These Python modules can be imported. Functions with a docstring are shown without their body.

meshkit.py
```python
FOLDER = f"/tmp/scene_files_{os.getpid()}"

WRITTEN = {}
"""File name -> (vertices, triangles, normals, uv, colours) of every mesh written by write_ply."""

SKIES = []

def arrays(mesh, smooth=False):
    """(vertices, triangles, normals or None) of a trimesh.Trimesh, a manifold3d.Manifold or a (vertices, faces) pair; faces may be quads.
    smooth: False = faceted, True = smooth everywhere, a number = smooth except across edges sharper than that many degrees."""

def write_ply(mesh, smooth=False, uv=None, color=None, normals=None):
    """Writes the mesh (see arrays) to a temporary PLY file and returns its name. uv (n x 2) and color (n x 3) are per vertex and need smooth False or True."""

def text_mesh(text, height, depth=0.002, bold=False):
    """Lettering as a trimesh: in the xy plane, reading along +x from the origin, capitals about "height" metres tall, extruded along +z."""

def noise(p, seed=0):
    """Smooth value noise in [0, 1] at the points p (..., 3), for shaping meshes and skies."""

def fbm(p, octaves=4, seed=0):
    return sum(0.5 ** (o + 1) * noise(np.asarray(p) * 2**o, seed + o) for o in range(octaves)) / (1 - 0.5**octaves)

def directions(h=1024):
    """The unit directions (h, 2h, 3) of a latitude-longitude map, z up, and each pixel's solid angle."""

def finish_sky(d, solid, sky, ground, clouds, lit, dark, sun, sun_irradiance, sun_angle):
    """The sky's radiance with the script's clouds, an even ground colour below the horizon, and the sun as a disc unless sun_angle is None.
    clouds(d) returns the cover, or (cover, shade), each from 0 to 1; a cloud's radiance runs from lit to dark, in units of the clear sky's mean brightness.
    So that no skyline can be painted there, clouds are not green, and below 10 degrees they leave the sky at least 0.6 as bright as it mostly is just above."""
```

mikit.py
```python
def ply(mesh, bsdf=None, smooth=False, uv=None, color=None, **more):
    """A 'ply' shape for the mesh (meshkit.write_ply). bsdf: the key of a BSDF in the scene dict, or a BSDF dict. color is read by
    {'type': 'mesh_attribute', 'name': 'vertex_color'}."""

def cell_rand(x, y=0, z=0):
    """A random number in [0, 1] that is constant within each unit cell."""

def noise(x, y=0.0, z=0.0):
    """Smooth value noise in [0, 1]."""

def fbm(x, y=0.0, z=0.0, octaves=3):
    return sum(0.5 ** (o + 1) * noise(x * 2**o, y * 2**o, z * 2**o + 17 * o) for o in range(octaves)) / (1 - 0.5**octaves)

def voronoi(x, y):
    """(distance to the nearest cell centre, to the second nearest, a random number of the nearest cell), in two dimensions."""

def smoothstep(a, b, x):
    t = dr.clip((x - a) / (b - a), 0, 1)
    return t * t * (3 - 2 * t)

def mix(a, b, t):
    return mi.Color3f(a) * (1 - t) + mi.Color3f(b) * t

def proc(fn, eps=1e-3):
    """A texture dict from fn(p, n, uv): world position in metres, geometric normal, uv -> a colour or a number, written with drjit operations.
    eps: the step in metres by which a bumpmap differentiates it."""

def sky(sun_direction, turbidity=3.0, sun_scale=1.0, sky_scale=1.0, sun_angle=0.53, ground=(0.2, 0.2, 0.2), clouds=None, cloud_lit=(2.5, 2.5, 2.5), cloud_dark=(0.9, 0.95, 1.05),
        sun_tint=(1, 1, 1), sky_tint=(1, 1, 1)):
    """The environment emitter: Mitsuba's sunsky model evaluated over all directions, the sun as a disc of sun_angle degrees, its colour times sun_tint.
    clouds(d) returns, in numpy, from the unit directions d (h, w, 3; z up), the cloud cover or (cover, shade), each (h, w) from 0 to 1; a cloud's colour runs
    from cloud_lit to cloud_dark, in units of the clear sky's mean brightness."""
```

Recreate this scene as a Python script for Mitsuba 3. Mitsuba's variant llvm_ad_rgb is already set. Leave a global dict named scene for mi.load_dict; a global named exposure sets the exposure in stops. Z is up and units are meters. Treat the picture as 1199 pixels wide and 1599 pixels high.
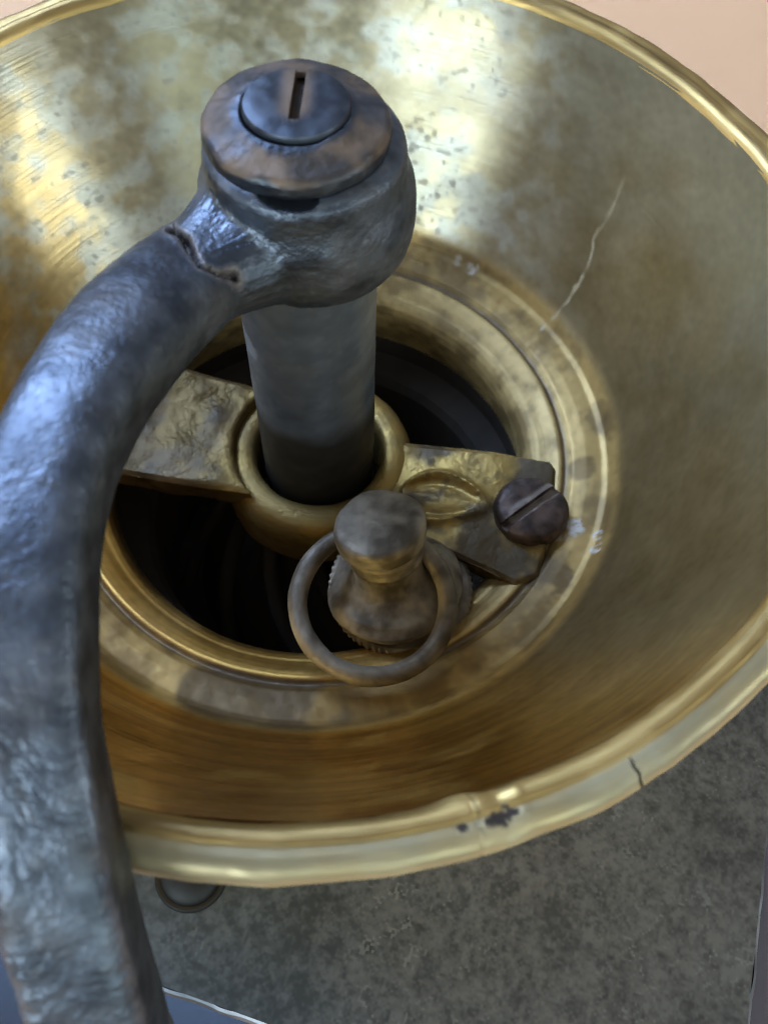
import math, numpy as np, trimesh, manifold3d as m3, mitsuba as mi, drjit as dr
import mikit, meshkit
from mikit import proc, noise, fbm, smoothstep, mix
T = mi.ScalarTransform4f
S = 0.028                       # metres per model unit (the throat of the hopper has radius 1)

# ------------------------------------------------------------------ camera, light, exposure
RW = np.array([[0.95525266, 0.29465935, 0.02584998], [0.26984876, -0.83234787, -0.48412671], [-0.12113629, 0.46943891, -0.87461598]])
CW = np.array([0.90750087, -2.19202975, 3.70761664])
exposure = 0.34
scene, labels = {'type': 'scene'}, {}
scene['camera'] = {'type': 'thinlens', 'fov': 2 * math.degrees(math.atan(599.5 / 1399.99)), 'fov_axis': 'x', 'near_clip': 0.002, 'far_clip': 60.0,
                   'aperture_radius': 0.00045, 'focus_distance': 3.45 * S,
                   'to_world': T().look_at(origin=(CW * S).tolist(), target=((CW + RW[2]) * S).tolist(), up=(-RW[1]).tolist())}
scene['room_light'] = {'type': 'constant', 'radiance': {'type': 'rgb', 'value': [0.19, 0.195, 0.20]}}


def window(name, az, el, dist, w, h, rgb):
    """A bright window or an added unseen light panel, far away, facing the grinder."""
    a, e = math.radians(az), math.radians(el)
    p = np.array([math.cos(a) * math.cos(e), math.sin(a) * math.cos(e), math.sin(e)]) * dist
    scene[name] = {'type': 'rectangle', 'to_world': T().look_at(origin=p.tolist(), target=[0, 0, 0.03], up=[0, 0, 1]) @ T().scale([w / 2, h / 2, 1]),
                   'emitter': {'type': 'area', 'radiance': {'type': 'rgb', 'value': list(rgb)}}}
    labels[name] = {'kind': 'structure'}


window('window', -104, 22, 2.4, 1.25, 1.5, (3.6, 4.4, 4.7))
window('window_001', -2, 17, 2.4, 0.6, 0.9, (3.4, 3.9, 3.9))
window('window_002', -48, 20, 2.6, 1.5, 1.2, (1.5, 1.9, 1.85))  # unseen light panel, added to brighten the upper-left wall of the bowl
window('window_003', -165, 16, 2.6, 1.1, 1.0, (1.7, 1.8, 1.8))  # unseen light panel, added for the mid-grey reflection beside the dark band
window('skylight', 152, 44, 2.2, 1.5, 1.0, (4.4, 6.2, 9.6))


# ------------------------------------------------------------------ helpers
INNER = {'type': 'principled', 'base_color': {'type': 'mesh_attribute', 'name': 'vertex_color'}, 'specular': 0.5, 'metallic': proc(lambda p, n, uv: uv.x), 'roughness': proc(lambda p, n, uv: uv.y)}


def spin_marks(p, n, uv):        # fine turning marks that run round the axis
    r, z = dr.sqrt(p.x * p.x + p.y * p.y) / S, p.z / S
    a = dr.atan2(p.y, p.x)
    return noise(z * 75 + r * 75, a * 2.5) + 0.6 * noise(z * 150 + r * 150, a * 9.0, 5.0) + 0.8 * noise(p.x / S * 24, p.y / S * 24, p.z / S * 24)


def grit(p, n, uv): return noise(p.x / S * 60, p.y / S * 60, p.z / S * 60) + 0.6 * noise(p.x / S * 140, p.y / S * 140, p.z / S * 140)


scene['metal'] = {'type': 'twosided', 'bsdf': INNER}
scene['spun'] = {'type': 'twosided', 'bsdf': {'type': 'bumpmap', 'arbitrary': proc(spin_marks, eps=5e-5), 'scale': 0.8e-5, 'inner': INNER}}
scene['gritty'] = {'type': 'twosided', 'bsdf': {'type': 'bumpmap', 'arbitrary': proc(grit, eps=6e-5), 'scale': 4.5e-5, 'inner': INNER}}


def plate_grain(p, n, uv):       # worn black paint: dark, bare and dusty grains
    x, y, z = p.x / S, p.y / S, p.z / S
    a, b, c = noise(x * 46, y * 46, 3.0), noise(x * 17, y * 17, 7.0), noise(x * 3.2, y * 3.2, 11.0)
    d = noise(x * 95, y * 95, 5.0)
    t = dr.clip(0.30 * a + 0.25 * b + 0.25 * c + 0.2 * d, 0, 1)
    col = mix(mix((0.045, 0.056, 0.062), (0.085, 0.08, 0.075), smoothstep(0.3, 2.0, x)), mix((0.11, 0.132, 0.148), (0.20, 0.188, 0.172), smoothstep(0.0, 1.8, x)), smoothstep(0.2, 0.8, t))
    return mix(col, (0.27, 0.27, 0.255), smoothstep(0.62, 0.80, noise(x * 24, y * 24, 1.5) * 0.6 + d * 0.4) * smoothstep(0.4, 0.75, c) * 0.5)


scene['plate'] = {'type': 'twosided', 'bsdf': {'type': 'bumpmap', 'arbitrary': proc(grit, eps=6e-5), 'scale': 3.2e-5, 'inner': {**INNER, 'base_color': proc(plate_grain)}}}


def add(key, mesh, look, smooth=40, bsdf='metal', **lab):
    """One entry; look(v, n) gives every vertex (in model units) its own colour of material, metalness and roughness."""
    if hasattr(mesh, 'to_mesh'): mesh = tm(mesh)
    t = trimesh.Trimesh(mesh.vertices, mesh.faces, process=False)
    if smooth is not True: t = trimesh.graph.smooth_shade(t, angle=math.radians(smooth), facet_minarea=None)
    v = np.array(t.vertices, float)
    c, m, r = look(v, np.array(t.vertex_normals))
    one = np.ones(len(v))
    uv = np.column_stack([np.clip(one * m, 0, 1), np.clip(one * r, 0.08, 1)])
    scene[key] = mikit.ply(trimesh.Trimesh(v * S, t.faces, process=False), bsdf, True, uv=uv, color=np.clip(np.broadcast_to(c, v.shape), 0, 1))
    if lab: labels[key] = lab


def angles(n, fine=()):
    th = np.linspace(0, 2 * np.pi, n, endpoint=False)
    for c, w, k in fine:
        th = np.concatenate([th, np.radians(np.linspace(c - w, c + w, k)) % (2 * np.pi)])
    return np.unique(np.round(th, 6))


def lathe(prof, n=256, fine=(), closed=False, disp=None, center=(0, 0, 0)):
    """Surface of revolution of the (r, z) polyline; disp(theta, r, z, i) -> (dr, dz)."""
    prof = np.asarray(prof, float); th = angles(n, fine); n = len(th); k = len(prof)
    r = np.repeat(prof[:, 0][:, None], n, 1); z = np.repeat(prof[:, 1][:, None], n, 1); t = np.repeat(th[None], k, 0)
    if disp is not None:
        dr_, dz_ = disp(t, r, z); r, z = r + dr_, z + dz_
    v = np.stack([r * np.cos(t), r * np.sin(t), z], -1).reshape(-1, 3) + center
    i, j = np.meshgrid(np.arange(k if closed else k - 1), np.arange(n), indexing='ij')
    i2, j2 = (i + 1) % k, (j + 1) % n
    q = np.stack([i * n + j, i * n + j2, i2 * n + j2, i2 * n + j], -1).reshape(-1, 4)
    f = np.vstack([q[:, [0, 1, 2]], q[:, [0, 2, 3]]])
    return trimesh.Trimesh(v, f, process=False)


def resample(prof, step):
    prof = np.asarray(prof, float); out = [prof[:1]]
    for a, b in zip(prof[:-1], prof[1:]):
        m = max(1, int(np.ceil(np.linalg.norm(b - a) / step)))
        out.append(a + (b - a) * (np.arange(1, m + 1) / m)[:, None])
    return np.vstack(out)


def spline(pts, n):
    from scipy.interpolate import CubicSpline
    pts = np.asarray(pts, float); t = np.concatenate([[0], np.cumsum(np.linalg.norm(np.diff(pts[:, :3], axis=0), axis=1))])
    return CubicSpline(t, pts)(np.linspace(0, t[-1], n))


def to_manifold(m):
    m = trimesh.Trimesh(m.vertices, m.faces, process=True); m.merge_vertices()
    if m.volume < 0: m.invert()
    return m3.Manifold(m3.Mesh(np.asarray(m.vertices, np.float32), np.asarray(m.faces, np.uint32)))


def solid(prof, n=96, center=(0, 0, 0)):
    """A closed lathe (profile from axis to axis) as a Manifold."""
    cs = m3.CrossSection([np.asarray(prof, float)])
    if cs.area() < 1e-9: cs = m3.CrossSection([np.asarray(prof, float)[::-1]])
    return cs.revolve(n).translate(list(center)) if hasattr(cs, 'revolve') else m3.Manifold.revolve(cs, n).translate(list(center))


def tm(man, edge=None, taubin=0):
    if edge: man = man.refine_to_length(edge)
    mm = man.to_mesh(); t = trimesh.Trimesh(np.array(mm.vert_properties[:, :3], float), np.array(mm.tri_verts), process=True)
    t.merge_vertices()
    if taubin: trimesh.smoothing.filter_taubin(t, lamb=0.5, nu=0.52, iterations=taubin)
    return t


def rough(t, *layers):
    """Displace along the normals by several (amplitude, frequency, seed) noises."""
    v = np.array(t.vertices); n = np.array(t.vertex_normals); d = 0
    for amp, fr, seed in layers: d = d + amp * (meshkit.fbm(v * fr, 3, seed) - 0.5) * 2
    return trimesh.Trimesh(v + n * np.asarray(d)[:, None], t.faces, process=False)


def rbox(lo, hi, r=0.01):
    lo, hi = np.array(lo, float), np.array(hi, float)
    return m3.Manifold.batch_hull([m3.Manifold.sphere(r, 12).translate([x, y, z]) for x in (lo[0] + r, hi[0] - r) for y in (lo[1] + r, hi[1] - r) for z in (lo[2] + r, hi[2] - r)])


# ------------------------------------------------------------------ materials: per-vertex colour, metalness, roughness from noise in space
def F(v, k, o=3, seed=0): return meshkit.fbm(v * k, o, seed)
def N(v, k, seed=0): return meshkit.noise(v * k, seed)
def sst(a, b, x): t = np.clip((x - a) / (b - a), 0, 1); return t * t * (3 - 2 * t)
def mx(a, b, t):
    a, b, t = np.asarray(a, float), np.asarray(b, float), np.asarray(t, float)
    return a + (b - a) * (t[:, None] if t.ndim else t)
def rad(v): return np.hypot(v[:, 0], v[:, 1])
def ang(v): return np.arctan2(v[:, 1], v[:, 0])


def seg(v, a, b):
    a, b = np.array(a), np.array(b); d = b - a; t = np.clip((v - a) @ d / (d @ d), 0, 1)
    return np.linalg.norm(v - (a + t[:, None] * d), axis=1)


def line(v, pts): return np.min([seg(v, a, b) for a, b in zip(pts[:-1], pts[1:])], axis=0)
def blob(v, c, r, k=20.0): return sst(r * 1.15, r * 0.75, np.linalg.norm(v - np.array(c), axis=1) + (F(v, k) - 0.5) * r * 1.3)


SCRATCH = [(1.058, 1.476, 0.929), (1.055, 1.402, 0.786), (1.024, 1.327, 0.627), (1.0, 1.264, 0.512), (0.988, 1.163, 0.365), (0.954, 1.111, 0.268), (0.911, 1.073, 0.188), (0.87, 1.002, 0.128)]


def scratch(v):
    d = line(v + (np.column_stack([F(v, 9, 3, 31), F(v, 9, 3, 32), 0.5 + 0 * v[:, 0]]) - 0.5) * 0.07, SCRATCH)
    return sst(0.015, 0.005, d) * sst(1.1, 0.35, v[:, 2])


def brass(v, n):
    r, z, a = rad(v), v[:, 2], ang(v)
    big, mid, spk = F(v, 2.2, 4), F(v, 9.0, 3, 2), F(v, 34.0, 2, 6)
    wall = sst(0.14, 0.24, z) * sst(1.38, 1.42, r)
    ring = sst(1.175, 1.155, r)
    groove = sst(0.022, 0.008, np.abs(r - 1.182))
    side = sst(0.9, 0.1, v[:, 0]) * sst(-0.3, 0.4, v[:, 1])
    pits = sst(0.72, 0.82, N(v, 27.0, 3)) * sst(0.5, 0.66, big) * (0.05 + 0.4 * side) + sst(0.70, 0.8, N(v, 36.0, 4)) * sst(0.45, 0.58, mid) * (0.05 + 0.25 * side)
    # tarnish by side, with light painted in: far silvery highlight, right shade, near amber reflection
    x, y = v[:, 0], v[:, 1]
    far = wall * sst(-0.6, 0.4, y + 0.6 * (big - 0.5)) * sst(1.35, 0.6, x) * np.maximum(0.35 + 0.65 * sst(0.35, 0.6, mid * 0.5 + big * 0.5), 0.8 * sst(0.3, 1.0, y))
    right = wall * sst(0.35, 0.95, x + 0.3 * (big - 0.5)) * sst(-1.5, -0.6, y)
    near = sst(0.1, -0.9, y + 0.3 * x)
    brown = sst(0.52, 0.70, F(v, 3.0, 4, 11)) * (0.45 * wall * (1 - right) + 0.35 * ring)
    crud = (1 - wall) * (1 - ring)
    w = np.clip(blob(v, (1.25, -0.08, 0.118), 0.045, 40) + 0.8 * blob(v, (1.22, -0.13, 0.113), 0.03, 40) + blob(v, (1.375, -0.10, 0.146), 0.03, 40) + blob(v, (1.375, -0.17, 0.158), 0.03, 40) + 0.6 * blob(v, (0.42, 1.30, 0.145), 0.035, 40) + 0.4 * blob(v, (0.34, 1.33, 0.145), 0.03, 40), 0, 1) * sst(0.32, 0.55, F(v, 30, 3))
    sc = np.clip(scratch(v) * (0.15 + 0.75 * sst(0.35, 0.6, F(v, 11)))  + 0.4 * blob(v, (-0.93, 1.54, 0.89), 0.05, 20), 0, 1)
    streak = F(np.column_stack([z * 40, a * 2, 0 * z]), 1.0)
    c = mx((0.72, 0.49, 0.185), (0.57, 0.38, 0.14), sst(0.3, 0.7, streak * 0.5 + F(v, 4.0) * 0.5))
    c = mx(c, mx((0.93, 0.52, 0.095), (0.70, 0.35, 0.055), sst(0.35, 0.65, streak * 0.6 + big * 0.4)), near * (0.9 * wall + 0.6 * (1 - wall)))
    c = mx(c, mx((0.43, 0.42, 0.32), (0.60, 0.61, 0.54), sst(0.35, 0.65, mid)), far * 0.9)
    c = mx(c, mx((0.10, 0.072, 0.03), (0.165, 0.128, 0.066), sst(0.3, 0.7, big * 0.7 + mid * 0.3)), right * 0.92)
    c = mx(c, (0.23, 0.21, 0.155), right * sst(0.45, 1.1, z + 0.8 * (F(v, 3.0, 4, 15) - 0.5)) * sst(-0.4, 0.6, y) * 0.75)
    c = mx(c, (0.20, 0.13, 0.06), np.clip(brown, 0, 1) * 0.6)
    c = mx(c, mx((0.095, 0.06, 0.022), (0.34, 0.225, 0.075), sst(0.36, 0.62, F(v, 6.0, 4, 12))), crud * 0.8)
    c = mx(c, (0.075, 0.048, 0.022), crud * np.clip(blob(v, (0.18, -1.28, 0.13), 0.30, 9) * 0.8 + 0.6 * blob(v, (1.22, 0.24, 0.12), 0.075, 11) + blob(v, (1.18, -0.33, 0.12), 0.10, 15) * 0.7 + blob(v, (1.30, 0.55, 0.13), 0.10, 12) * 0.5, 0, 1))
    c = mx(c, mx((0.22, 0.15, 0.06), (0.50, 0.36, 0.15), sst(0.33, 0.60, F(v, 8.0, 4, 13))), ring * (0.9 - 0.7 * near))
    c = mx(c, (0.11, 0.085, 0.06), np.clip(pits * 0.55 + groove * 0.7, 0, 1))
    c = c * (0.86 + 0.28 * spk)[:, None]
    c = mx(mx(c, (0.46, 0.39, 0.27), sc * 0.75), (0.56, 0.54, 0.50), np.clip(w, 0, 1) * 0.9)
    m = 1 - np.clip(far * 0.25 + right * 0.35 + brown * 0.3 + crud * 0.5 + ring * (1 - near) * 0.5 + pits * 0.4 + w + sc * 0.6, 0, 0.97)
    return c, m, np.clip(0.25 + 0.14 * (F(v, 5.0, 3, 8) - 0.5) + 0.07 * far * sst(0.3, 0.6, mid) + 0.14 * right + 0.10 * brown + 0.2 * crud + 0.12 * ring + 0.16 * ring * (1 - near) + 0.2 * pits + 0.08 * (spk - .5), 0.14, 0.8)


def rim_brass(v, n):
    r, a, z = rad(v), ang(v), v[:, 2]
    bead = sst(1.99, 2.005, r) * sst(1.0, -0.4, v[:, 1])
    st = F(np.column_stack([z * 30, a * 5, r * 30]), 1.0)
    c = mx((0.66, 0.45, 0.17), (0.40, 0.27, 0.11), sst(0.35, 0.7, st))
    c = mx(c, (0.44, 0.41, 0.28), bead * (0.35 + 0.5 * F(v, 8.0, 3, 3)))
    g = np.clip(blob(v, (1.115, -1.673, 1.253), 0.024, 50) + blob(v, (1.14, -1.655, 1.252), 0.03, 50) + blob(v, (1.168, -1.635, 1.25), 0.017, 50) + blob(v, (1.042, -1.713, 1.253), 0.016, 50), 0, 1)
    wob = (N(v, 40) - 0.5)
    ea = np.abs(a - math.radians(-44.3) + wob * 0.005 + (z - 1.2) * 0.02) * r; eb = np.abs(a - math.radians(-57.6) + wob * 0.008 - (z - 1.2) * 0.1) * r
    cr = np.clip(0.8 * sst(0.009, 0.002, ea) * sst(1.99, 2.02, r) + 0.35 * sst(0.008, 0.002, eb) * sst(2.06, 2.02, r), 0, 1)
    t = sst(0.45, 0.7, F(v, 7.0))
    return mx(mx(c, (0.035, 0.022, 0.016), g), (0.05, 0.04, 0.03), cr), (0.95 - 0.3 * t - 0.3 * bead) * (1 - g), 0.31 + 0.16 * F(v, 6.0) + 0.4 * g


def iron(v, n):
    k = sst(0.5, 0.70, F(v, 3.5, 4, 4))
    c = mx((0.085, 0.098, 0.125), (0.18, 0.205, 0.255), sst(0.25, 0.75, F(v, 13.0, 4)))
    c = mx(c, (0.12, 0.095, 0.075), k * 0.5)
    c = mx(c, (0.36, 0.37, 0.39), sst(0.70, 0.82, N(v, 38.0)) * 0.15)
    return c, 0.95 - 0.3 * k, 0.31 + 0.14 * F(v, 8.0) + 0.1 * k


CRACK = [(-0.30, -0.35, 1.69), (-0.285, -0.375, 1.71), (-0.212, -0.418, 1.73), (-0.170, -0.467, 1.735), (-0.120, -0.511, 1.735), (-0.077, -0.503, 1.705), (-0.042, -0.460, 1.66)]


def crack_distance(v): return line(v * (1, 1, 0.3), np.array(CRACK) * (1, 1, 0.3)) + 9 * (v[:, 2] < 1.55) + (F(v, 16) - 0.5) * 0.016


def shaft_iron(v, n):
    c, m, r = iron(v, n)
    c = mx(c, (0.62, 0.68, 0.80), 0.8 * blob(v, (-0.22, -0.16, 0.98), 0.09, 14))  # worn patch on the left, with its bluish highlight painted in
    grease_shade = sst(0.68, 0.48, v[:, 2] + 0.16 * (F(v, 5.0, 4, 81) - 0.5) + 0.06 * v[:, 0])     # dark reflection and shade painted on the lower end, with some grease
    return mx(mx(c, (0.21, 0.25, 0.34), 0.45), mx((0.012, 0.012, 0.012), (0.03, 0.028, 0.026), F(v, 14)), grease_shade), 0.75 - 0.6 * grease_shade, 0.25 + 0.14 * F(v, 6.0) + 0.2 * grease_shade


def arm_iron(v, n):
    c, m, r = iron(v, n)
    r = r + 0.04
    if CRACK:
        d = crack_distance(v)
        c = mx(mx(c, (0.20, 0.14, 0.10), sst(0.035, 0.012, d) * 0.5), (0.012, 0.008, 0.006), sst(0.014, 0.007, d)); m = m * (1 - sst(0.035, 0.015, d) * 0.8)
    return c, m, r


def rusty_iron(v, n):
    c, m, r = iron(v, n); q = rad(v)
    k = sst(0.17, 0.20, q + (F(v, 12.0) - 0.5) * 0.06) * sst(1.88, 1.905, v[:, 2] + (F(v, 10, 3, 5) - 0.5) * 0.05)
    k = np.clip(k * (0.25 + 0.75 * sst(0.38, 0.62, F(v, 5.0, 4, 71))) + sst(0.07, 0.02, line(v, [(-0.055, 0.2, 1.95), (0.01, -0.03, 1.95)])), 0, 1)
    return mx(c * 0.62, mx((0.06, 0.042, 0.03), (0.22, 0.145, 0.095), sst(0.32, 0.68, F(v, 10.0, 4) + 0.12 * sst(0.2, -0.3, v[:, 0]))), k * 0.9), m * (1 - 0.6 * k), r + 0.04 + 0.14 * k


def dark_screw(v, n):
    d = line(v, [(0.99, -0.13, 0.18), (1.11, 0.04, 0.18)]) + (F(v, 14) - 0.5) * 0.02
    return mx(mx((0.035, 0.024, 0.021), (0.12, 0.08, 0.066), sst(0.3, 0.7, F(v, 18.0, 4))), (0.34, 0.29, 0.26), sst(0.045, 0.03, d) * sst(0.014, 0.024, d) * 0.6), 0.5, 0.4 + 0.15 * F(v, 12)
def plate_screw(v, n): return mx((0.006, 0.006, 0.006), (0.016, 0.016, 0.015), F(v, 20.0)), 0.1, 0.55
def worn_steel(v, n): return mx((0.08, 0.062, 0.042), (0.27, 0.225, 0.165), sst(0.25, 0.75, F(v, 12.0, 4))), 0.65 - 0.4 * sst(.4, .7, F(v, 6.0)), 0.44 + 0.2 * F(v, 9.0)
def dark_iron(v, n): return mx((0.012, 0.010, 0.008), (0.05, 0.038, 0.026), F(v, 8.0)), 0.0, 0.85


def bridge_brass(v, n):
    g = np.clip(sst(0.38, 0.62, F(v, 6.0, 4)) + 0.4 * sst(0.62, 0.75, N(v, 22.0, 9)), 0, 1)
    g = g * (0.45 + 0.55 * sst(0.42, 0.52, rad(v)))
    c = mx((0.42, 0.285, 0.09), (0.085, 0.058, 0.026), g)
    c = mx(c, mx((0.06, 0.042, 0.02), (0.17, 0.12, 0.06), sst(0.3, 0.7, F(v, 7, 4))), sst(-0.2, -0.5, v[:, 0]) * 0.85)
    return mx(c, (0.15, 0.135, 0.11), 0.25 * np.clip(blob(v, (1.02, 0.2, 0.13), 0.10) + blob(v, (1.06, -0.34, 0.13), 0.09), 0, 1)), 0.85 - 0.45 * g, 0.36 + 0.2 * F(v, 7.0)


def plate_iron(v, n): return (0.15, 0.15, 0.15), 0.25, 0.5 + 0.2 * F(v, 9.0)


def blue_iron(v, n): return mx((0.028, 0.042, 0.080), (0.075, 0.10, 0.17), F(v, 4.0)), 0.8, 0.36
def bare_edge(v, n): return mx((0.10, 0.11, 0.13), (0.25, 0.26, 0.29), sst(0.4, 0.7, F(v, 9.0))), 0.8, 0.4
def table_top(v, n): return mx((0.86, 0.50, 0.28), (0.93, 0.57, 0.33), F(v, 0.6)), 0.0, 0.6


# ------------------------------------------------------------------ the table
add('tabletop', rbox((-16, -14, -5.3), (24, 26, -4.6), 0.1), table_top)
labels['tabletop'] = {'kind': 'structure'}
G = 'coffee_grinder'
labels[G] = {'label': 'antique coffee grinder with a brass hopper, iron crank arm and dark iron top plate', 'category': 'coffee grinder'}

# ------------------------------------------------------------------ body: top plate with a round opening, flared skirt
H = 2.355


def square_loop(h, rad, z, m=12):     # a little narrower across than deep
    out = []
    for cx, cy, a0 in ((1, 1, 0), (-1, 1, 90), (-1, -1, 180), (1, -1, 270)):
        for a in np.linspace(a0, a0 + 90, m): out.append((cx * (h - rad) + rad * math.cos(math.radians(a)), cy * (h - rad) + rad * math.sin(math.radians(a)), z))
    return np.array(out)


def narrow(*q): return square_loop(*q) - np.sign(square_loop(*q)) * (0.06, 0, 0)


def loft(loops):
    n = len(loops[0]); v = np.vstack(loops); f = []
    for i in range(len(loops) - 1):
        for j in range(n):
            a, b = i * n + j, i * n + (j + 1) % n
            f += [[a, a + n, b + n], [a, b + n, b]]
    return trimesh.Trimesh(v, np.array(f), process=False)


sq = square_loop(H - 0.02, 0.16, 0.0, 30)
sq = resample(np.vstack([sq, sq[:1]]), 0.04)[:-1]
sq[:, 0] -= 0.06 * sq[:, 0] / 2.335
ring = np.column_stack([1.25 * sq[:, :2] / np.linalg.norm(sq[:, :2], axis=1, keepdims=True), 0 * sq[:, :1]])
plate = loft([ring + (0, 0, -0.12), ring] + [ring + (sq - ring) * t for t in np.linspace(0.02, 1, 60)])
v = np.array(plate.vertices); k = np.arange(len(v)) >= 2 * len(sq)
v[k, 2] += (meshkit.fbm(v[k] * 2.2, 3, 4) - 0.5) * 0.02
plate = trimesh.Trimesh(v, plate.faces, process=False)
add(f'{G}__top_plate', plate, plate_iron, True, 'plate', label='dark mottled iron top plate of the grinder box')
edge0 = loft([narrow(H - 0.02, 0.16, -0.004), narrow(H - 0.008, 0.165, -0.012), narrow(H, 0.17, -0.03), narrow(H, 0.17, -0.07)])
edge0 = edge0.subdivide_to_size(0.05)
v = np.array(edge0.vertices); edge = trimesh.Trimesh(v + (np.stack([F(v, 9, 3, q) for q in (91, 92, 93)], 1) - 0.5) * (0.02, 0.02, 0.012), edge0.faces, process=False)
add(f'{G}__top_plate__edge', edge, bare_edge, 30)
skirt = loft([narrow(*q) for q in ((H - 0.03, 0.16, -0.04), (H - 0.02, 0.16, -0.06), (H + 0.45, 0.2, -0.5), (H + 0.9, 0.25, -1.1), (H + 0.95, 0.25, -1.4), (H + 0.95, 0.25, -4.6))])
add(f'{G}__body', skirt, blue_iron, 30, label='bluish steel sides of the grinder box')

# domed screw in the plate, half under the rim
cs = np.array([0.16, -1.95, 0.0])
a = np.linspace(0, np.pi / 2, 9)
head = [(0, 0.075)] + [(0.115 * math.sin(t), 0.02 + 0.055 * math.cos(t)) for t in a[1:]] + [(0.118, 0.0)]
add(f'{G}__plate_screw', lathe(head, 48, center=cs), plate_screw, 50, label='small dark domed screw under the hopper rim')
add(f'{G}__plate_screw__washer', lathe([(0.10, 0.006), (0.115, 0.016), (0.132, 0.018), (0.14, 0.01), (0.142, -0.01)], 48, center=cs), plate_screw, 50)

# ------------------------------------------------------------------ hopper
def hop_disp(t, r, z):
    p = np.stack([r * np.cos(t), r * np.sin(t), z], -1)
    d = (meshkit.fbm(p * 2.0, 3, 7) - 0.5) * 0.012
    crud = np.clip((r - 1.15) / 0.03, 0, 1) * np.clip((1.42 - r) / 0.05, 0, 1) * np.clip((0.3 - z) / 0.1, 0, 1)
    d2 = (meshkit.fbm(p * 6.0, 4, 3) - 0.5) * 0.013 * crud
    return -d, d2 + 0.4 * d


def arc(c, r, a0, a1, n): return [(c[0] + r * math.cos(math.radians(t)), c[1] + r * math.sin(math.radians(t))) for t in np.linspace(a0, a1, n)]


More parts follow.
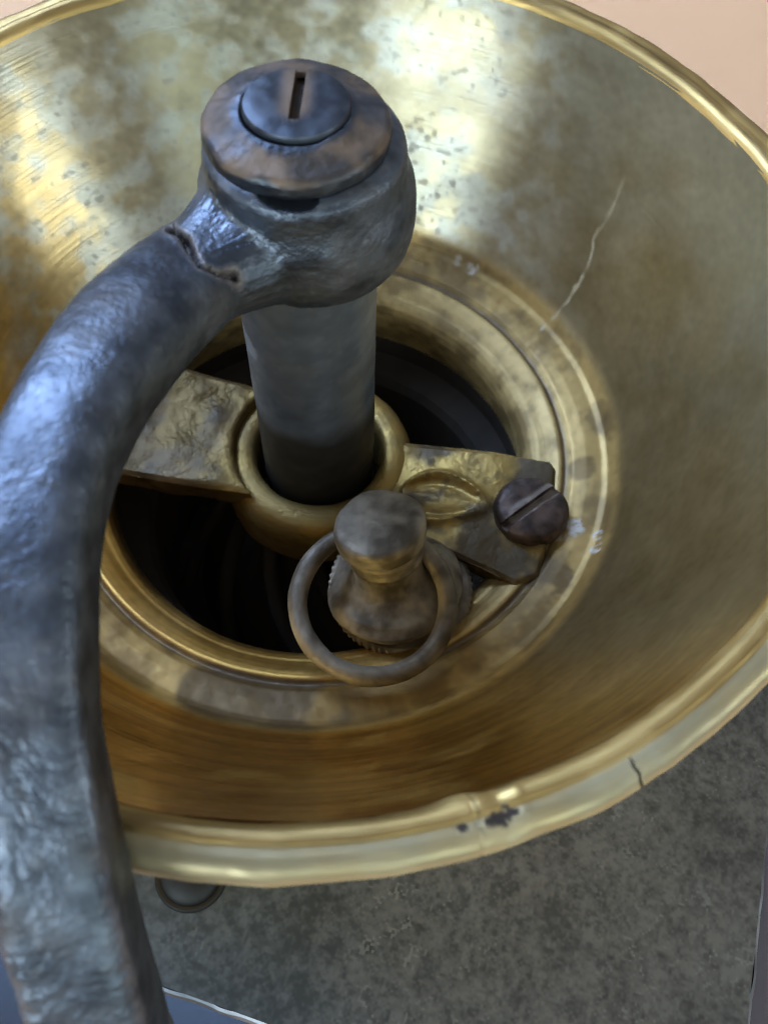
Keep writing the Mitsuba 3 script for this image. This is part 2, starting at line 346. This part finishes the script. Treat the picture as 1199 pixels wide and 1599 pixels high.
lip = [(1.05, -0.30), (1.0, -0.075), (1.003, -0.03), (1.015, 0.004), (1.035, 0.028), (1.06, 0.046), (1.066, 0.046), (1.10, 0.071), (1.13, 0.088), (1.152, 0.097), (1.166, 0.096), (1.178, 0.086), (1.186, 0.083), (1.198, 0.090), (1.22, 0.106)]
wallp = spline([(1.375, 0.145, 0), (1.405, 0.185, 0), (1.52, 0.36, 0), (1.70, 0.68, 0), (1.84, 0.98, 0), (1.932, 1.222, 0)], 60)[:, :2]
inner = lip + [(1.28, 0.122), (1.35, 0.132)] + wallp.tolist()
out_w = [(1.955, 1.10), (1.88, 0.95), (1.74, 0.66), (1.56, 0.34), (1.47, 0.14), (1.50, 0.04), (1.56, 0.015), (1.56, -0.03)]
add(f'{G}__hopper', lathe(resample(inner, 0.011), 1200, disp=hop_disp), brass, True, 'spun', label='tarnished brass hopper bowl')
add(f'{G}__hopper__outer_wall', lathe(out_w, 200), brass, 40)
nick = lambda t, c, w: np.exp(-((((np.degrees(t) + 180 - c) % 360) - 180) / w) ** 2)


def rim_disp(t, r, z):
    p = np.stack([r * np.cos(t), r * np.sin(t), z], -1)
    d = (meshkit.fbm(p * 1.6, 3, 11) - 0.5) * 0.02 + (meshkit.fbm(p * 5, 3, 12) - 0.5) * 0.02
    cut = nick(t, 315.7, 0.07) * 0.008 * np.clip((r - 1.99) / 0.03, 0, 1) + nick(t, 302.4, 0.15) * 0.002
    dent = 0.45 * (nick(t, 304.6, 0.9) * 0.016 - nick(t, 306.3, 0.5) * 0.005 - nick(t, 303.2, 0.4) * 0.004) * np.clip((z - 1.2) / 0.04, 0, 1)
    bump = nick(t, 301.5, 1.2) * 0.008 * np.clip((1.97 - r) / 0.03, 0, 1)
    return d - cut - bump, 0.5 * d - dent - cut * 0.6


rimp = [(1.928, 1.212), (1.936, 1.228), (1.947, 1.240), (1.962, 1.248), (1.978, 1.251), (1.990, 1.250), (1.996, 1.245)] + arc((2.025, 1.189), 0.059, 105, -150, 30) + [(1.952, 1.12)]
add(f'{G}__hopper__rim', lathe(resample(rimp, 0.012), 1000, fine=((315.7, 1.2, 60), (303, 4, 80)), disp=rim_disp), rim_brass, True, 'spun', label='rolled brass rim, cracked and pitted at the front')

# throat and burr down in the dark
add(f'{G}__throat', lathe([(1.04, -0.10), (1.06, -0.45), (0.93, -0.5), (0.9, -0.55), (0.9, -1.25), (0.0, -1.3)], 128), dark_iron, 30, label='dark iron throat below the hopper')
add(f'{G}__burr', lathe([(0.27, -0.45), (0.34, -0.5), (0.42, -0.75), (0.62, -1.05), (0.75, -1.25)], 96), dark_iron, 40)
for i in range(9):
    th = np.linspace(0, 0.9, 9); r = np.linspace(0.34, 0.82, 9); z = np.linspace(-0.48, -1.15, 9) + 0.08
    P = np.stack([r * np.cos(th), r * np.sin(th), z], 1)
    van = m3.Manifold.batch_hull([m3.Manifold.sphere(0.045, 8).translate(P[j].tolist()) for j in (0, 1)])
    for j in range(1, 8): van += m3.Manifold.batch_hull([m3.Manifold.sphere(0.045, 8).translate(P[q].tolist()) for q in (j, j + 1)])
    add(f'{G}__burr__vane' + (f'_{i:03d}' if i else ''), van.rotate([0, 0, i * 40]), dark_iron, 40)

# ------------------------------------------------------------------ shaft
def shaft_disp(t, r, z):
    p = np.stack([r * np.cos(t), r * np.sin(t), z], -1)
    return (meshkit.fbm(p * 3, 3, 5) - 0.5) * 0.012, 0 * r


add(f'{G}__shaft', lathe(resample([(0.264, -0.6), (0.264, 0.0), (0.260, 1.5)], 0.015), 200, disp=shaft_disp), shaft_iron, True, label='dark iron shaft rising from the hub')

# ------------------------------------------------------------------ bridge: hub, two arms, raised leaf rib, screw
hubp = [(0.305, -0.26), (0.303, 0.03), (0.312, 0.055), (0.33, 0.068), (0.37, 0.072), (0.40, 0.066), (0.426, 0.050), (0.446, 0.018), (0.462, -0.03), (0.464, -0.22), (0.44, -0.26)]
hub = lathe(resample(hubp + [hubp[0]], 0.03), 128, disp=lambda t, r, z: ((meshkit.fbm(np.stack([r * np.cos(t), r * np.sin(t), z], -1) * 5, 3, 9) - 0.5) * 0.02, 0 * r))
add(f'{G}__bridge__hub', hub, bridge_brass, True, 'gritty', label='round brass hub collar about the shaft')


def bar(outline, z0, z1, bev=0.018):
    c = m3.CrossSection([np.array(outline, float)])
    if c.area() < 1e-9: c = m3.CrossSection([np.array(outline[::-1], float)])
    ext = lambda q, a, b: q.extrude(b - a).translate([0, 0, a])
    ci = c.offset(-bev, m3.JoinType.Round, 2.0, 16)
    return m3.Manifold.batch_hull([ext(c, z0, z1 - bev), ext(ci, z1 - 0.002, z1)]) if False else ext(c, z0, z1 - bev) + m3.Manifold.batch_hull([ext(c, z1 - bev - 0.002, z1 - bev), ext(ci, z1 - 0.001, z1)])


hole = solid([(0, -1), (0.41, -1), (0.41, 1), (0, 1)], 96)
right = bar([(0.30, 0.17), (0.45, 0.10), (0.70, 0.155), (0.95, 0.225), (1.09, 0.25), (1.12, 0.22), (1.16, -0.10), (1.16, -0.36), (1.07, -0.43), (0.82, -0.36), (0.62, -0.345), (0.40, -0.30)], -0.02, 0.115) - hole
rt = tm(right, 0.011, 8)
v = np.array(rt.vertices); tl = np.clip((v[:, 0] - 0.44) / 0.44, 0, 1); wl = 0.125 * np.sin(np.pi * tl ** 0.75) + 1e-3
dl = np.abs(v[:, 1] + 0.115 - 0.03 * tl) / wl; topf = np.clip((v[:, 2] - 0.06) / 0.04, 0, 1) * (tl > 0) * (tl < 1)   # a leaf-shaped relief cast into the arm
v[:, 2] += topf * np.minimum(1, wl / 0.05) * (0.034 * np.exp(-((dl - 1) * wl / 0.024) ** 2) + 0.022 * np.clip(1 - dl / 0.6, 0, 1) ** 0.5 - 0.012 * (dl < 1))
v[:, 2] -= np.clip((0.80 - v[:, 0]) / 0.4, 0, 1) * 0.055 * np.clip((v[:, 2] + 0.02) / 0.1, 0, 1)
add(f'{G}__bridge__right_arm'.replace('right_arm', 'arm'), rough(trimesh.Trimesh(v, rt.faces, process=False), (0.012, 4, 1), (0.006, 15, 2)), bridge_brass, True, 'gritty')
left = bar([(-0.25, 0.22), (-0.42, 0.125), (-0.62, 0.14), (-0.80, 0.17), (-1.12, 0.22), (-1.17, 0.0), (-1.15, -0.45), (-1.0, -0.46), (-0.84, -0.44), (-0.58, -0.41), (-0.40, -0.37), (-0.2, -0.35)], -0.02, 0.115) - hole
lt = tm(left, 0.02, 6)
add(f'{G}__bridge__arm_001', rough(lt, (0.022, 4, 5), (0.008, 15, 6)), bridge_brass, True, 'gritty', label='dull brass arm of the bridge on the side below the crank')
def tube(P, r, sides=12, closed=False):
    P = np.asarray(P, float); n = len(P); r = np.broadcast_to(r, (n,))
    t = np.roll(P, -1, 0) - np.roll(P, 1, 0) if closed else np.gradient(P, axis=0)
    t /= np.linalg.norm(t, axis=1, keepdims=True)
    up = np.array([0, 0, 1.0]) if abs(t[:, 2]).mean() < 0.8 else np.array([1.0, 0, 0])
    a = np.cross(t, up); a /= np.linalg.norm(a, axis=1, keepdims=True); b = np.cross(t, a)
    an = np.linspace(0, 2 * np.pi, sides, endpoint=False)
    v = P[:, None] + r[:, None, None] * (np.cos(an)[None, :, None] * a[:, None] + np.sin(an)[None, :, None] * b[:, None])
    f = []
    for i in range(n if closed else n - 1):
        for j in range(sides):
            i2, j2 = (i + 1) % n, (j + 1) % sides
            f += [[i * sides + j, i2 * sides + j, i2 * sides + j2], [i * sides + j, i2 * sides + j2, i * sides + j2]]
    v = v.reshape(-1, 3)
    if not closed:
        k = len(v); v = np.vstack([v, P[:1], P[-1:]])
        f += [[k, j, (j + 1) % sides] for j in range(sides)] + [[k + 1, (n - 1) * sides + (j + 1) % sides, (n - 1) * sides + j] for j in range(sides)]
    return trimesh.Trimesh(v, np.array(f), process=False)


# big slotted screw
sc_c = [1.05, -0.065, 0.0]
sh = solid([(0, 0.10), (0.165, 0.10), (0.172, 0.125), (0.168, 0.165), (0.15, 0.188), (0.10, 0.198), (0, 0.202)], 72)
slot = m3.Manifold.cube([0.6, 0.042, 0.1], True).rotate([0, 0, 55]).translate([0, 0, 0.205])
add(f'{G}__bridge__screw', rough(tm((sh - slot).translate(sc_c), 0.014, 4), (0.008, 8, 3), (0.004, 24, 4)), dark_screw, 35, label='large dark slotted screw holding the brass bridge')

# ------------------------------------------------------------------ knob with its ring, leaning a little
tk, ak = math.radians(17), math.radians(146)
axis = np.array([math.sin(tk) * math.cos(ak), math.sin(tk) * math.sin(ak), math.cos(tk)])
M = trimesh.geometry.align_vectors([0, 0, 1], axis); M[:3, 3] = (0.56, -0.595, 0.10)
kp = [(0.14, -0.5), (0.15, -0.06), (0.27, -0.03), (0.298, -0.015), (0.301, 0.008), (0.288, 0.026), (0.268, 0.05), (0.224, 0.078), (0.182, 0.112), (0.158, 0.15), (0.150, 0.185), (0.149, 0.22), (0.160, 0.226), (0.160, 0.238), (0.155, 0.246), (0.156, 0.275), (0.162, 0.28), (0.163, 0.292), (0.159, 0.30), (0.166, 0.318), (0.182, 0.335), (0.190, 0.355), (0.192, 0.398), (0.188, 0.418), (0.176, 0.430), (0.15, 0.436), (0.07, 0.440), (0.0, 0.440)]


def knob_disp(t, r, z):
    teeth = 0.0 * np.sign(np.sin(t * 70)) * (np.abs(z - 0.0) < 0.025) * (r > 0.28)
    p = np.stack([r * np.cos(t), r * np.sin(t), z], -1)
    nn = (meshkit.fbm(p * 7, 4, 21) - 0.5) * 0.02 * (r > 0.02)
    return teeth + nn, nn * 0.4 * (r > 0.02)


kn = lathe(resample(kp, 0.01), 300, disp=knob_disp); kn.apply_transform(M)
add(f'{G}__knob', kn, worn_steel, True, 'gritty', label='worn steel pull knob with flared knurled foot')
wheel = lathe(resample([(0.05, 0.028), (0.30, 0.028), (0.318, 0.016), (0.318, -0.022), (0.30, -0.03), (0.05, -0.03)], 0.01), 360, disp=lambda t, r, z: (0.003 * np.sign(np.sin(t * 60)) * (r > 0.31), 0 * r), center=(0.585, -0.575, 0.05))
add(f'{G}__knob__knurled_wheel', wheel, worn_steel, 30)
RC = np.array([0.515, -0.77, 0.275])
tr = math.radians(9); ar = math.radians(112)      # the ring drops a little towards the front
e1 = np.array([math.cos(ar) * math.cos(tr), math.sin(ar) * math.cos(tr), math.sin(tr)]); e2 = np.array([-math.sin(ar), math.cos(ar), 0])
an = np.linspace(0, 2 * np.pi, 120, endpoint=False)
ringm = tube(RC + 0.312 * (np.cos(an)[:, None] * e1 + np.sin(an)[:, None] * e2), 0.041, 18, True)
add(f'{G}__knob__ring', rough(ringm, (0.006, 7, 4)), worn_steel, True, 'gritty', label='loose steel ring threaded through the knob')

# ------------------------------------------------------------------ crank arm, nut, washer
def polar(r, deg, z): return (r * math.cos(math.radians(deg)), r * math.sin(math.radians(deg)), z)


#            centre line                    half width, half height, squareness
path = [(*polar(0.08, 235, 1.50), .20, .14, 2.4), (*polar(0.39, 242, 1.57), .185, .13, 2.4), (*polar(0.69, 250, 1.65), .178, .14, 2.6), (*polar(0.97, 256, 1.72), .165, .14, 2.8), (*polar(1.23, 260, 1.745), .155, .138, 3.0),
        (*polar(1.44, 263.2, 1.725), .150, .136, 3.2), (*polar(1.62, 266.2, 1.68), .148, .134, 3.6), (*polar(1.81, 269, 1.60), .146, .132, 4.0), (*polar(2.0, 272, 1.49), .145, .130, 4.4), (*polar(2.2, 274.5, 1.32), .145, .130, 4.8), (*polar(2.45, 277, 1.02), .145, .13, 4.8), (*polar(2.75, 279, .6), .145, .13, 4.8)]
sp = spline(path, 70)
P, tg = sp[:, :3], np.gradient(sp[:, :3], axis=0); tg /= np.linalg.norm(tg, axis=1, keepdims=True)
lat = np.cross(tg, [0, 0, 1]); lat /= np.linalg.norm(lat, axis=1, keepdims=True); upv = np.cross(lat, tg)
an = np.linspace(0, 2 * np.pi, 48, endpoint=False)
ring_ = []
for p, l, u, (hw, hh, sq_) in zip(P, lat, upv, sp[:, 3:]):
    c, s = np.cos(an), np.sin(an); k = (np.abs(c) ** sq_ + np.abs(s) ** sq_) ** (-1 / sq_)
    ring_.append(p + (c * k * hw)[:, None] * l + (s * k * hh)[:, None] * u)
n = len(an); v = np.vstack(ring_ + [P[:1], P[-1:]]); f = []
for i in range(len(P) - 1):
    for j in range(n): f += [[i * n + j, (i + 1) * n + j, (i + 1) * n + (j + 1) % n], [i * n + j, (i + 1) * n + (j + 1) % n, i * n + (j + 1) % n]]
k = len(P) * n
f += [[k, j, (j + 1) % n] for j in range(n)] + [[k + 1, k - n + (j + 1) % n, k - n + j] for j in range(n)]
arm = to_manifold(trimesh.Trimesh(v, np.array(f), process=False))
boss = solid([(0, 1.41), (0.30, 1.41), (0.335, 1.44), (0.36, 1.50), (0.365, 1.57), (0.358, 1.65), (0.347, 1.70), (0.330, 1.715), (0.325, 1.78), (0.316, 1.82), (0.300, 1.848), (0, 1.848)], 96, (0.025, 0.0, 0.0))
blend = m3.Manifold.batch_hull([m3.Manifold.sphere(0.17, 32).translate([*polar(0.14, 200, 1.58)]), m3.Manifold.sphere(0.17, 32).translate([*polar(0.14, 300, 1.55)]), m3.Manifold.sphere(0.13, 32).translate([*polar(0.55, 246, 1.60)])])
gap = m3.Manifold.sphere(1, 24).scale([0.095, 0.10, 0.022]).rotate([0, 0, 14]).translate([0.07, -0.275, 1.842])
am = tm(arm + boss + blend, 0.04, 0)
am = tm(to_manifold(am), None, 40)
am = tm(to_manifold(am) - gap, 0.0115, 2)
keep = lambda t: t
am = rough(am, (0.012, 2.5, 31), (0.003, 6, 32), (0.0012, 22, 33), (0.0012, 60, 34))
av = np.array(am.vertices); pit = sst(-1.5, -2.0, av[:, 1]) * sst(0.12, -0.12, av[:, 0] - np.interp(-av[:, 1], [1.5, 2.0, 2.45], [-0.1, 0.07, 0.3]))
av = av + np.array(am.vertex_normals) * (pit * 0.004 * (sst(0.35, 0.65, F(av, 32, 3, 61)) - 0.5))[:, None]
gd = crack_distance(av)
av = av - np.array(am.vertex_normals) * (0.035 * sst(0.013, 0.004, gd))[:, None]
am = trimesh.Trimesh(av, am.faces, process=False)
add(f'{G}__crank_arm', am, arm_iron, True, 'gritty', label='curved dark iron crank arm, cracked at its neck')
# the nut on the boss
nutp = [(0.2, 1.840), (0.276, 1.842), (0.288, 1.848), (0.292, 1.86), (0.290, 1.888), (0.284, 1.90), (0.272, 1.909), (0.225, 1.922), (0.19, 1.934), (0.174, 1.938), (0.168, 1.938), (0.164, 1.92)]
nut = lathe(resample(nutp, 0.008), 300, disp=lambda t, r, z: ((meshkit.fbm(np.stack([r * np.cos(t), r * np.sin(t), z], -1) * 7, 4, 41) - 0.5) * 0.016, (meshkit.fbm(np.stack([r * np.cos(t), r * np.sin(t), z], -1) * 11, 4, 42) - 0.5) * 0.014))
add(f'{G}__crank_arm__nut', nut, rusty_iron, True, 'gritty', label='rust-brown round nut on top of the crank')
pin = solid([(0, 1.7), (0.165, 1.7), (0.165, 1.946), (0.159, 1.955), (0.13, 1.959), (0, 1.961)], 96, (0.003, 0.006, 0.0))
cut = m3.Manifold.cube([0.034, 0.33, 0.09], True).rotate([0, 0, 14]).translate([-0.016, 0.085, 1.955])
add(f'{G}__crank_arm__pin', rough(tm(pin - cut, 0.02), (0.004, 12, 51)), rusty_iron, 35, label='slotted blue-grey shaft end in the nut')
